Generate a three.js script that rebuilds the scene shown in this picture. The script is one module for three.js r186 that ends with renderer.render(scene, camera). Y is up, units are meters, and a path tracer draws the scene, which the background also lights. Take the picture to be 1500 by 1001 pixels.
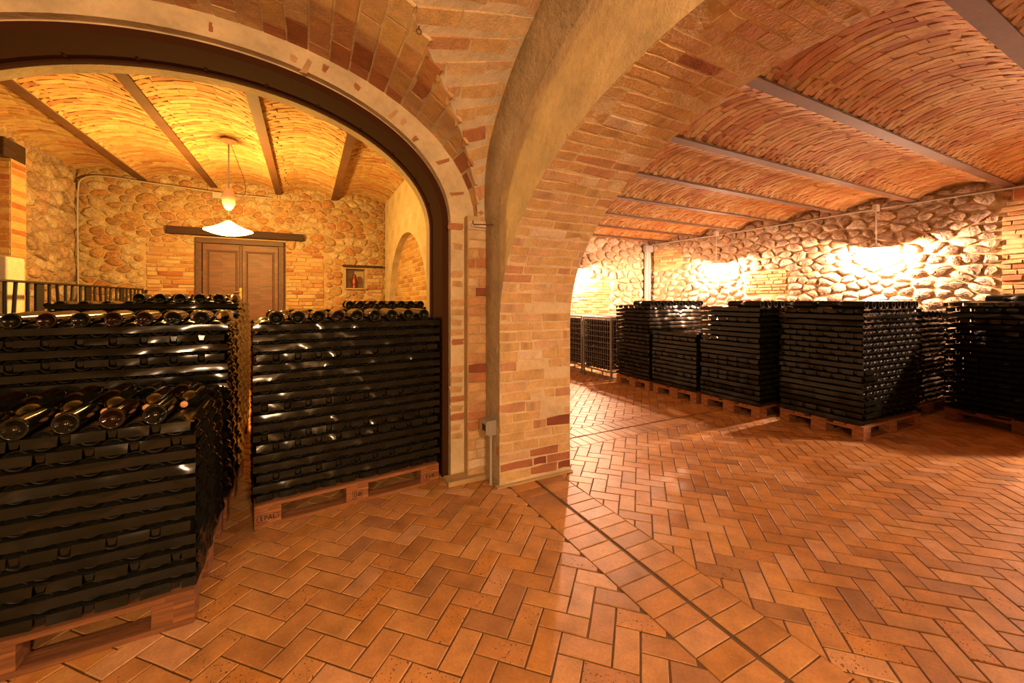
import * as THREE from 'three';
import { mergeGeometries, mergeVertices } from 'three/addons/utils/BufferGeometryUtils.js';
import { RoundedBoxGeometry } from 'three/addons/geometries/RoundedBoxGeometry.js';
import { FontLoader } from 'three/addons/loaders/FontLoader.js';
import { TextGeometry } from 'three/addons/geometries/TextGeometry.js';

// ------------------------------------------------------------------ camera, exposure
const scene = new THREE.Scene();
scene.background = new THREE.Color(0x000000);
const W = 1500, H = 1001, FOCAL = 585, YAW = 27.15 * Math.PI / 180;
const camera = new THREE.PerspectiveCamera(2 * Math.atan(H / 2 / FOCAL) * 180 / Math.PI, W / H, 0.05, 60);
camera.position.set(0, 1.4, 0);
camera.rotation.y = -YAW;
camera.setViewOffset(W, H, 0, 60.5, W, H);      // rise of the lens: verticals stay upright
camera.updateMatrixWorld();
const renderer = new THREE.WebGLRenderer({ antialias: true });
renderer.toneMapping = THREE.LinearToneMapping;
renderer.toneMappingExposure = 1.0;
renderer.shadowMap.enabled = true;

const LAMP_RIGHT = new THREE.Color().setRGB(1, 0.59, 0.38);     // wall lamps of the stone room
const LAMP_DOOR = new THREE.Color().setRGB(1, 0.52, 0.11);      // pendant before the door
const LAMP_BAY = new THREE.Color().setRGB(1, 0.61, 0.31);       // lamp of the vaulted bay, behind the photographer
const I_RIGHT = 62, I_DOOR = 23, I_BAY = 40;

// ------------------------------------------------------------------ helpers
function rng(seed) { let a = seed >>> 0; return () => { a |= 0; a = a + 0x6D2B79F5 | 0; let t = Math.imul(a ^ a >>> 15, 1 | a); t = t + Math.imul(t ^ t >>> 7, 61 | t) ^ t; return ((t ^ t >>> 14) >>> 0) / 4294967296; }; }
const V = (x, y, z) => new THREE.Vector3(x, y, z);
const R = rng(20240611);
const rr = (a, b) => a + (b - a) * R();
const names = new Map();
function numbered(n) { const k = names.get(n) || 0; names.set(n, k + 1); return k ? n + '_' + String(k).padStart(3, '0') : n; }
function tag(o, label, category, group, kind) { if (label) o.userData.label = label; if (category) o.userData.category = category; if (group) o.userData.group = group; if (kind) o.userData.kind = kind; return o; }
function mesh(name, geo, mat, parent) { const m = new THREE.Mesh(geo, mat); m.name = name; m.castShadow = m.receiveShadow = true; parent.add(m); return m; }
function thing(name, label, category, pos = [0, 0, 0], rot = 0, group, kind) { const g = new THREE.Group(); g.name = numbered(name); g.position.set(...pos); g.rotation.y = rot; scene.add(g); return tag(g, label, category, group, kind); }
function structure(name, geo, mat, label, category) { const m = mesh(numbered(name), geo, mat, scene); return tag(m, label, category, null, 'structure'); }
function box(w, h, d, x = 0, y = 0, z = 0) { const g = new THREE.BoxGeometry(w, h, d); metricUV(g); g.translate(x, y, z); return g; }
function rbox(w, h, d, r, x = 0, y = 0, z = 0) { const g = new RoundedBoxGeometry(w, h, d, 1, Math.min(r, w / 2.1, h / 2.1, d / 2.1)); metricUV(g); g.translate(x, y, z); return g; }
function slab(x0, x1, y0, y1, z0, z1) { return box(x1 - x0, y1 - y0, z1 - z0, (x0 + x1) / 2, (y0 + y1) / 2, (z0 + z1) / 2); }
function metricUV(g) {       // box projection, uv in half metres
  const p = g.attributes.position, n = g.attributes.normal, uv = new Float32Array(p.count * 2);
  for (let i = 0; i < p.count; i++) {
    const ax = Math.abs(n.getX(i)), ay = Math.abs(n.getY(i)), az = Math.abs(n.getZ(i));
    let u, v; if (ax >= ay && ax >= az) { u = p.getZ(i); v = p.getY(i); } else if (ay >= az) { u = p.getX(i); v = p.getZ(i); } else { u = p.getX(i); v = p.getY(i); }
    uv[2 * i] = u * 2; uv[2 * i + 1] = v * 2;
  }
  g.setAttribute('uv', new THREE.BufferAttribute(uv, 2)); return g;
}
function merge(list) { return mergeGeometries(list.map(g => g.index ? g.toNonIndexed() : g)); }
function tube(pts, r, seg = 24, rad = 6) { return new THREE.TubeGeometry(new THREE.CatmullRomCurve3(pts), seg, r, rad); }
function rod(a, b, r, rad = 8) { const d = b.clone().sub(a), g = new THREE.CylinderGeometry(r, r, d.length(), rad); g.applyQuaternion(new THREE.Quaternion().setFromUnitVectors(V(0, 1, 0), d.normalize())); g.translate((a.x + b.x) / 2, (a.y + b.y) / 2, (a.z + b.z) / 2); return g; }
function lathe(pts, seg = 24) { return new THREE.LatheGeometry(pts.map(p => new THREE.Vector2(p[0], p[1])), seg); }

// ------------------------------------------------------------------ computed textures (grain, relief, stains only)
function lattice(n, seed) { const r = rng(seed), a = new Float32Array(n * n); for (let i = 0; i < a.length; i++) a[i] = r(); return (x, y) => { const X = Math.floor(x), Y = Math.floor(y), fx = x - X, fy = y - Y, sx = fx * fx * (3 - 2 * fx), sy = fy * fy * (3 - 2 * fy), m = k => ((k % n) + n) % n, A = a[m(Y) * n + m(X)], B = a[m(Y) * n + m(X + 1)], C = a[m(Y + 1) * n + m(X)], D = a[m(Y + 1) * n + m(X + 1)]; return A + (B - A) * sx + (C - A) * sy + (A - B - C + D) * sx * sy; }; }
function fbm(base, oct, seed) { const L = []; for (let o = 0; o < oct; o++) L.push([lattice(base << o, seed + o * 77), base << o, 1 / (1 << o)]); return (u, v) => { let s = 0, w = 0; for (const [f, n, a] of L) { s += f(u * n, v * n) * a; w += a; } return s / w; }; }
function texture(size, fn, srgb) { const d = new Uint8Array(size * size * 4); for (let y = 0; y < size; y++) for (let x = 0; x < size; x++) { const c = fn(x / size, y / size), i = (y * size + x) * 4; for (let k = 0; k < 3; k++) d[i + k] = Math.max(0, Math.min(255, (c.length ? c[k] : c) * 255)); d[i + 3] = 255; } const t = new THREE.DataTexture(d, size, size); t.wrapS = t.wrapT = THREE.RepeatWrapping; t.magFilter = THREE.LinearFilter; t.minFilter = THREE.LinearMipmapLinearFilter; t.generateMipmaps = true; if (srgb) t.colorSpace = THREE.SRGBColorSpace; t.needsUpdate = true; return t; }
const nA = fbm(4, 6, 11), nB = fbm(16, 4, 23), nC = fbm(64, 2, 31), nD = fbm(2, 5, 47);
const pits = (() => { const r = rng(5), c = []; for (let i = 0; i < 560; i++) { const k = Math.floor(r() * 7), cx = [.13, .45, .8, .3, .62, .93, .07][k], cy = [.2, .7, .35, .9, .1, .85, .55][k]; c.push([cx + (r() - .5) * .32, cy + (r() - .5) * .32, .0022 + .007 * r() * r(), .45 + r(), r() * 3]); } const N = 512, a = new Float32Array(N * N); for (const [x, y, s, e, t] of c) for (let j = -10; j <= 10; j++) for (let i = -10; i <= 10; i++) { const px = Math.round(x * N) + i, py = Math.round(y * N) + j, dx = (i * Math.cos(t) + j * Math.sin(t)) / N / s, dy = (j * Math.cos(t) - i * Math.sin(t)) / N / s / e, q = 1 - dx * dx - dy * dy; if (q > 0) { const k = (((py % N) + N) % N) * N + ((px % N) + N) % N; a[k] = Math.max(a[k], Math.min(1, q * 2)); } } return (u, v) => a[Math.floor(v * N) % N * N + Math.floor(u * N) % N]; })();
const T = {
  brick: texture(512, (u, v) => { const a = .74 + .30 * nA(u, v) + .12 * (nC(u, v) - .5); return [a, a * (.97 + .05 * nB(u, v)), a * (.95 + .08 * nD(v, u))]; }, true),
  brickBump: texture(512, (u, v) => .4 * nB(u, v) + .35 * nC(u, v) + .25 * nA(v, u)),
  pitted: texture(512, (u, v) => { const a = (.74 + .30 * nA(u, v) + .10 * (nC(u, v) - .5)) * (1 - .6 * pits(u, v)); return [a, a * .98, a * .96]; }, true),
  pittedBump: texture(512, (u, v) => Math.max(0, .6 + .25 * nB(u, v) + .15 * nC(u, v) - .6 * pits(u, v))),
  plaster: texture(512, (u, v) => { const a = .72 + .3 * nD(u, v) + .1 * (nB(u, v) - .5), s = Math.max(0, nA(u + .3, v) - .56) * 1.6; return [a, a * (1 - .12 * s), a * (.98 - .3 * s)]; }, true),
  plasterBump: texture(512, (u, v) => .55 * nA(u, v) + .3 * nB(v, u) + .15 * nC(u, v)),
  stone: texture(512, (u, v) => { const a = .66 + .34 * nB(u, v) + .26 * (nC(u, v) - .5) + .14 * (nA(u, v) - .5); return [a, a * .98, a * (.93 + .06 * nA(v, u))]; }, true),
  stoneBump: texture(512, (u, v) => .35 * nA(u, v) + .4 * nB(u, v) + .25 * nC(u, v)),
  wood: texture(512, (u, v) => { const g = nB(u * .12 + .02 * nA(u, v), v), h = nC(u * .06, v), a = .58 + .34 * g + .22 * (h - .5) + .1 * (nA(u, v) - .5); return [a, a * .95, a * .9]; }, true),
  woodBump: texture(512, (u, v) => .6 * nB(u * .12, v) + .4 * nC(u * .06, v)),
};
const C = hex => new THREE.Color(hex);
function mat(color, o = {}) { return new THREE.MeshStandardMaterial({ color: C(color), roughness: .9, ...o }); }
const rough = (t, b, s) => ({ map: T[t], bumpMap: T[t + 'Bump'], bumpScale: s ?? .004, ...b });
const M = {
  plaster: mat('#dccaa6', rough('plaster', { roughness: .92 }, .010)),
  plasterGrey: mat('#bfae8d', rough('plaster', { roughness: .92 }, .016)),
  mortar: mat('#c3a779', rough('plaster', { roughness: .95 }, .012)),
  joint: mat('#6f5538', rough('plaster', { roughness: .8 }, .004)),
  iron: new THREE.MeshPhysicalMaterial({ color: C('#3c2413'), roughness: .95, specularIntensity: .15 }),
  rust: mat('#6a4427', rough('plaster', { roughness: .75 }, .002)),
  steel: mat('#8d8a84', { roughness: .4, metalness: .7 }),
  conduit: mat('#a39a8c', { roughness: .5 }),
  black: mat('#120d0a', { roughness: .45, metalness: .2 }),
  plastic: new THREE.MeshPhysicalMaterial({ color: C('#15150f'), roughness: .11, specularIntensity: .42 }),
  glass: new THREE.MeshPhysicalMaterial({ color: C('#0e1007'), roughness: .09, specularIntensity: .8 }),
  glassBrown: new THREE.MeshPhysicalMaterial({ color: C('#1a0d05'), roughness: .09, specularIntensity: .8 }),
  glassDusty: new THREE.MeshPhysicalMaterial({ color: C('#0d0c07'), roughness: .4, specularIntensity: .3 }),
  cap: mat('#c08a5a', { roughness: .5 }),
  pallet: mat('#b47c48', rough('wood', { roughness: .85 }, .003)),
  palletOld: mat('#99683c', rough('wood', { roughness: .85 }, .003)),
  stamp: mat('#2c1810', { roughness: .9 }),
  beamWood: mat('#4a2e1a', rough('wood', { roughness: .8 }, .004)),
  door: mat('#7d4f2c', rough('wood', { roughness: .55 }, .002)),
  doorFrame: mat('#67422a', rough('wood', { roughness: .6 }, .002)),
  white: mat('#d9d2c3', rough('plaster', { roughness: .85 }, .003)),
  porcelain: mat('#d8b9a0', { roughness: .3 }),
  copper: mat('#7c3a22', { roughness: .35, metalness: .5 }),
  brass: mat('#9a7434', { roughness: .35, metalness: .8 }),
  twig: mat('#7a4a22', { roughness: .9 }),
  grey: mat('#8b867c', { roughness: .6 }),
};

// ------------------------------------------------------------------ pieces: bricks, tiles, stones (single parts where they show largest, the rest joined)
const camInv = camera.matrixWorldInverse.copy(camera.matrixWorld).invert().clone();
function project(p) { const c = p.clone().applyMatrix4(camInv), d = -c.z; return { d, x: 750 + c.x / d * FOCAL, y: 440 - c.y / d * FOCAL }; }
class Pieces {
  constructor(parent, name, tones, opt = {}) { this.parent = parent; this.name = name; this.tones = tones.map(C); this.opt = opt; this.list = []; this.mats = this.tones.map(c => { const m = (opt.base || brickMat).clone(); m.color = c; return m; }); this.max = opt.max ?? 300; if (opt.alt) this.alts = this.tones.map(c => { const m = opt.alt.clone(); m.color = c; return m; }); }
  add(geo, m4, tone, area, alt) { const p = V(0, 0, 0).setFromMatrixPosition(m4); const n = V(0, 1, 0).transformDirection(m4); this.list.push({ geo, m4, tone, area, p, n, alt }); }
  done() {
    for (const q of this.list) { const k = project(q.p), v = camera.position.clone().sub(q.p), L = v.length(); v.divideScalar(L); const f = this.opt.face === false ? .5 : Math.max(0, v.dot(q.n)); q.score = k.d > .2 && k.x > -25 && k.x < 1525 && k.y > -25 && k.y < 1026 && f > 0 ? q.area * f / (L * L) : 0; if (this.opt.hidden && this.opt.hidden(q.p, k)) q.score = 0; }
    this.list.sort((a, b) => b.score - a.score);
    let i = 0; const rest = [];
    for (const q of this.list) { if (i < this.max && q.score > 0) { const o = mesh(i ? this.name + '_' + String(i).padStart(3, '0') : this.name, q.geo, (q.alt && this.alts ? this.alts : this.mats)[q.tone], this.parent); o.applyMatrix4(q.m4); i++; } else rest.push(q); }
    if (!rest.length) return;
    const gs = rest.map(q => { let g = (q.geo.index ? q.geo.toNonIndexed() : q.geo.clone()).applyMatrix4(q.m4); const n = g.attributes.position.count, c = new Float32Array(n * 3), t = this.tones[q.tone]; for (let k = 0; k < n; k++) { c[3 * k] = t.r; c[3 * k + 1] = t.g; c[3 * k + 2] = t.b; } g.setAttribute('color', new THREE.BufferAttribute(c, 3)); return g; });
    const bm = (this.opt.base || brickMat).clone(); bm.vertexColors = true; bm.color = C('#ffffff');
    const o = mesh(this.name.replace(/s?$/, '') + '_remainder', mergeGeometries(gs), bm, this.parent); o.userData.kind = 'stuff';
  }
}
const brickMat = new THREE.MeshStandardMaterial({ roughness: .9, map: T.brick, bumpMap: T.brickBump, bumpScale: .005 });
const floorMat = new THREE.MeshPhysicalMaterial({ roughness: .48, map: T.brick, bumpMap: T.brickBump, bumpScale: .0012, specularIntensity: .8 });
const floorPit = new THREE.MeshPhysicalMaterial({ roughness: .45, map: T.pitted, bumpMap: T.pittedBump, bumpScale: .003, specularIntensity: .8 });
const stoneMat = new THREE.MeshStandardMaterial({ roughness: .88, map: T.stone, bumpMap: T.stoneBump, bumpScale: .012 });
// a piece seen on its face: polygon in (x, z), face up at y = 0, body below, edge chamfered
function prism(poly, T_, ch, uvo = [0, 0], jit = 0, r = null) {
  const n = poly.length; let cx = 0, cz = 0; for (const p of poly) { cx += p[0] / n; cz += p[1] / n; }
  const inn = poly.map((p, i) => { const a = poly[(i + n - 1) % n], b = poly[(i + 1) % n]; const e1 = [p[0] - a[0], p[1] - a[1]], e2 = [b[0] - p[0], b[1] - p[1]], l1 = Math.hypot(...e1) || 1, l2 = Math.hypot(...e2) || 1; let nx = -(e1[1] / l1 + e2[1] / l2), nz = e1[0] / l1 + e2[0] / l2; const L = Math.hypot(nx, nz) || 1; nx /= L; nz /= L; if ((cx - p[0]) * nx + (cz - p[1]) * nz < 0) { nx = -nx; nz = -nz; } return [p[0] + nx * ch * 1.3, p[1] + nz * ch * 1.3]; });
  const P = [], U = [], yj = poly.map(() => r ? (r() - .5) * jit : 0);
  const uv = (p, y) => [p[0] * 2 + uvo[0], p[1] * 2 + uvo[1] + y * 2];
  let area = 0; for (let i = 0; i < n; i++) { const a = poly[i], b = poly[(i + 1) % n]; area += a[0] * b[1] - b[0] * a[1]; }
  const tri = (a, ya, b, yb, c, yc) => { if (area > 0) { [b, c] = [c, b];[yb, yc] = [yc, yb]; } for (const [p, y] of [[a, ya], [b, yb], [c, yc]]) { P.push(p[0], y, p[1]); U.push(...uv(p, y)); } };
  for (let i = 1; i < n - 1; i++) tri(inn[0], yj[0], inn[i], yj[i], inn[i + 1], yj[i + 1]);
  for (let i = 0; i < n; i++) { const j = (i + 1) % n; tri(poly[i], yj[i] - ch, poly[j], yj[j] - ch, inn[j], yj[j]); tri(poly[i], yj[i] - ch, inn[j], yj[j], inn[i], yj[i]); tri(poly[i], -T_, poly[j], -T_, poly[j], yj[j] - ch); tri(poly[i], -T_, poly[j], yj[j] - ch, poly[i], yj[i] - ch); }
  const g = new THREE.BufferGeometry(); g.setAttribute('position', new THREE.Float32BufferAttribute(P, 3)); g.setAttribute('uv', new THREE.Float32BufferAttribute(U, 2)); g.computeVertexNormals(); return g;
}
function brickGeos(L, Wd, T_, ch, wob, n, seed, bend = 0) { const r = rng(seed), out = []; for (let i = 0; i < n; i++) { const j = () => (r() - .5) * wob; const g = prism([[0, -Wd / 2 + j()], [L / 2 + j(), -Wd / 2 + j()], [L / 2 + j(), Wd / 2 + j()], [0, Wd / 2 + j()], [-L / 2 + j(), Wd / 2 + j()], [-L / 2 + j(), -Wd / 2 + j()]], T_, ch, [r(), r()], wob * .25, r); if (bend) { const a = g.attributes.position; for (let k = 0; k < a.count; k++) a.setY(k, a.getY(k) + bend * a.getX(k) ** 2); g.computeVertexNormals(); } out.push(g); } return out; }
function basis(P, U, N, sx = 1, sz = 1) { const u = U.clone().normalize(), n = N.clone().normalize(), w = u.clone().cross(n).normalize(); return new THREE.Matrix4().makeBasis(u.multiplyScalar(sx), n, w.multiplyScalar(sz)).setPosition(P); }   // x along U, y along N (face), z across
function pick(r, weights) { let s = 0; for (const w of weights) s += w; let k = r() * s; for (let i = 0; i < weights.length; i++) { k -= weights[i]; if (k < 0) return i; } return 0; }
function clip(poly, ax, lim, sgn) { const out = [], ins = p => sgn * (p[ax] - lim) <= 0; for (let i = 0; i < poly.length; i++) { const a = poly[i], b = poly[(i + 1) % poly.length], A = ins(a), B = ins(b); if (A) out.push(a); if (A !== B) { const t = (lim - a[ax]) / (b[ax] - a[ax]); out.push([a[0] + t * (b[0] - a[0]), a[1] + t * (b[1] - a[1])]); } } return out; }
function polyArea(p) { let a = 0; for (let i = 0; i < p.length; i++) { const q = p[(i + 1) % p.length]; a += p[i][0] * q[1] - q[0] * p[i][1]; } return Math.abs(a / 2); }

// ------------------------------------------------------------------ FLOOR: herringbone of terracotta bricks, two-row bands
const floor = structure('floor', slab(-5.3, 7.9, -.2, -.005, -7.8, 6.7), M.joint, 'waxed terracotta brick floor laid in herringbone with plain two-row bands', 'floor');
{
  const BW = .105, BL = .21, G = .0075, r = rng(71);
  const tones = ['#bd8c57', '#c4945c', '#b2814d', '#bf8a4b', '#a67b52', '#c89c70'];
  const P = new Pieces(floor, 'floor_brick', tones, { base: floorMat, alt: floorPit, hidden: p => (p.z < -3.0 && p.x < 1.95) || (p.x < -.5 && p.z < -2.1) || (p.x > 4.75 && p.z < -1.2 && p.z > -7), max: 300 });
  const whole = brickGeos(BL - G, BW - G, .03, .002, .0025, 6, 12);
  const tone = () => pick(r, [4, 4, 3, 3, 1.5, 2]);
  // region in world x,z; spine along z or x
  function herring(x0, x1, z0, z1, spineX) {
    const s = Math.SQRT1_2, e1 = [s, s], e2 = spineX ? [s, -s] : [-s, s], cx = (x0 + x1) / 2, cz = (z0 + z1) / 2, n = Math.ceil(Math.hypot(x1 - x0, z1 - z0) / BW / 1.2) + 4;
    const half = (a, b) => [[-a / 2, -b / 2], [a / 2, -b / 2], [a / 2, b / 2], [-a / 2, b / 2]];
    for (let i = -n; i <= n; i++) for (let j = -n; j <= n; j++) {
      const k = (((i - j) % 4) + 4) % 4; let a, b, horiz;
      if (k === 0) { a = i + 1; b = j + .5; horiz = true; } else if (k === 3) { a = i + .5; b = j + 1; horiz = false; } else continue;
      const x = cx + (e1[0] * a + e2[0] * b) * BW, z = cz + (e1[1] * a + e2[1] * b) * BW;
      if (x < x0 - .12 || x > x1 + .12 || z < z0 - .12 || z > z1 + .12) continue;
      const u = horiz ? e1 : e2, U = V(u[0], 0, u[1]), pit = r() < .3, y = rr(-.0012, .0008), t = tone();
      const w = [-u[1], u[0]], L = BL - G, Wd = BW - G;
      const corners = half(L, Wd).map(([p, q]) => [x + u[0] * p + w[0] * q, z + u[1] * p + w[1] * q]);
      if (corners.every(c => c[0] > x0 && c[0] < x1 && c[1] > z0 && c[1] < z1)) P.add(whole[Math.floor(r() * 6)], basis(V(x, y, z), U, V(0, 1, 0)), t, L * Wd, pit);
      else {
        let q = corners; for (const [ax, lim, sg] of [[0, x1 - .002, 1], [0, x0 + .002, -1], [1, z1 - .002, 1], [1, z0 + .002, -1]]) if (q.length > 2) q = clip(q, ax, lim, sg);
        if (q.length < 3 || polyArea(q) < 4e-4) continue;
        let mx = 0, mz = 0; for (const c of q) { mx += c[0] / q.length; mz += c[1] / q.length; }
        P.add(prism(q.map(c => [c[0] - mx, c[1] - mz]), .03, .003, [r(), r()]), new THREE.Matrix4().makeTranslation(mx, y, mz), t, polyArea(q), pit);
      }
    }
  }
  function band(x0, x1, z0, z1, along) {    // bricks laid across the band, two rows and a drain joint between
    const len = along === 'z' ? z1 - z0 : x1 - x0, m = Math.floor(len / .107), p = len / m, wide = (along === 'z' ? x1 - x0 : z1 - z0) / 2;
    for (const row of [0, 1]) for (let i = 0; i < m; i++) {
      const c = (i + .5) * p, o = (row + .5) * wide + (row ? .005 : -.005), L = wide - .016, U = along === 'z' ? V(1, 0, 0) : V(0, 0, 1);
      const pos = along === 'z' ? V(x0 + o, rr(-.001, .001), z0 + c) : V(x0 + c, rr(-.001, .001), z0 + o);
      P.add(whole[Math.floor(r() * 6)], basis(pos, U, V(0, 1, 0), L / (BL - G), (p - .006) / (BW - G)), tone(), L * p, r() < .06);
    }
  }
  herring(-3, 1.352, -7.6, 3.9, false);
  band(1.352, 1.802, -2.68, 3.9, 'z');
  herring(1.802, 7.7, -3.11, 3.9, true);
  band(1.92, 7.6, -3.55, -3.11, 'x');
  herring(1.802, 7.7, -7.4, -3.55, true);
  P.done();
}

// ------------------------------------------------------------------ ARCHES AND PIER
const ell = (a, b, c, h0, t) => [c + a * Math.cos(t), h0 + b * Math.sin(t)];
function archHole(c, a, h0, b, n = 48) { const p = new THREE.Path(); p.moveTo(c + a, -.01); for (let i = 0; i <= n; i++) { const q = ell(a, b, c, h0, Math.PI * i / n); p.lineTo(q[0], q[1]); } p.lineTo(c - a, -.01); p.closePath(); return p; }
function archSlab(c, a, h0, b, u0, u1, top, depth) {   // a wall in the plane (u, height) with an arched opening, extruded
  const s = new THREE.Shape(); s.moveTo(u0, -.01); s.lineTo(c - a, -.01); for (let i = 48; i >= 0; i--) { const q = ell(a, b, c, h0, Math.PI * i / 48); s.lineTo(q[0], q[1]); } s.lineTo(c + a, -.01); s.lineTo(u1, -.01); s.lineTo(u1, top); s.lineTo(u0, top); s.closePath();
  return new THREE.ExtrudeGeometry(s, { depth, bevelEnabled: false, curveSegments: 1 });
}
function ringGeo(c, h0, ai, bi, ao, bo, depth, leg = true, n = 64) {   // flat band between two arches, in (u, height), extruded
  const s = new THREE.Shape(), I = [], O = []; for (let i = 0; i <= n; i++) { const t = Math.PI * i / n; I.push(ell(ai, bi, c, h0, t)); O.push(ell(ao, bo, c, h0, t)); }
  if (leg) { O.unshift([c + ao, 0]); O.push([c - ao, 0]); I.unshift([c + ai, 0]); I.push([c - ai, 0]); }
  O.forEach((p, i) => i ? s.lineTo(...p) : s.moveTo(...p)); I.reverse().forEach(p => s.lineTo(...p)); s.closePath();
  return new THREE.ExtrudeGeometry(s, { depth, bevelEnabled: false, curveSegments: 1 });
}
const LC = -.6, LH = 2.0;                 // iron-rimmed arch: centre x and springing
{
  const g1 = archSlab(LC, 1.60, LH, 1.0, -3.0, 1.28, 3.7, .06); g1.translate(0, 0, -3.06);
  const g2 = archSlab(LC, 1.60, LH, .99, -3.0, 1.28, 3.7, .32); g2.translate(0, 0, -3.38); const g3 = archSlab(LC, 1.535, LH, .925, -3.0, 1.28, 3.7, .10); g3.translate(0, 0, -3.48);
  const w = structure('wall_arch', metricUV(merge([g1, g2, g3])), M.plaster, 'plastered brick arch wall around the iron-rimmed opening to the door room', 'arch');
  // iron band lining the arch
  const iron = ringGeo(LC, LH, 1.55, .94, 1.60, .99, .31); iron.translate(0, 0, -3.37); const lip = ringGeo(LC, LH, 1.535, .925, 1.575, .965, .03); lip.translate(0, 0, -3.37);
  const band = thing('iron_arch_rim', 'dark riveted iron band lining the plastered arch', 'iron band'); mesh('band', metricUV(merge([iron, lip])), M.iron, band);
  for (let i = 1; i < 14; i++) for (const z of [-3.30]) { const t = Math.PI * i / 14, q = ell(1.548, .938, LC, LH, t); const b = new THREE.SphereGeometry(.009, 8, 5); b.translate(q[0], q[1], z); mesh('rivet', b, M.iron, band); }
  // brick ends showing through the ring plaster
  const r = rng(9), P = new Pieces(w, 'brick_end', ['#b07c52', '#c4a273', '#a8714a'], { max: 60 }), g = brickGeos(.055, .12, .01, .002, .022, 4, 5);
  for (let i = 0; i < 26; i++) { const t = Math.PI * (.04 + .5 * (i + r() * .8) / 26), k = .2 + .6 * r(), q = ell(1.60 + .15 * k, 1.0 + .12 * k, LC, LH, t); if (r() < .68) continue; P.add(g[i % 4], basis(V(q[0], q[1], -2.9992), V(-Math.sin(t), Math.cos(t), 0), V(0, 0, 1), .35 + r() * .5, .3 + r() * .8), Math.floor(r() * 3), .006); }
  for (let y = .1; y < 2.0; y += .075) { if (r() < .35) continue; const X = 1.05 + rr(-.012, .012); P.add(g[Math.floor(r() * 4)], basis(V(X, y, -2.998), V(0, 1, 0), V(0, 0, 1), .9, rr(.6, 1.0)), pick(r, [1, 5, .6]), .007); }
  P.done();
}
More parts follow.
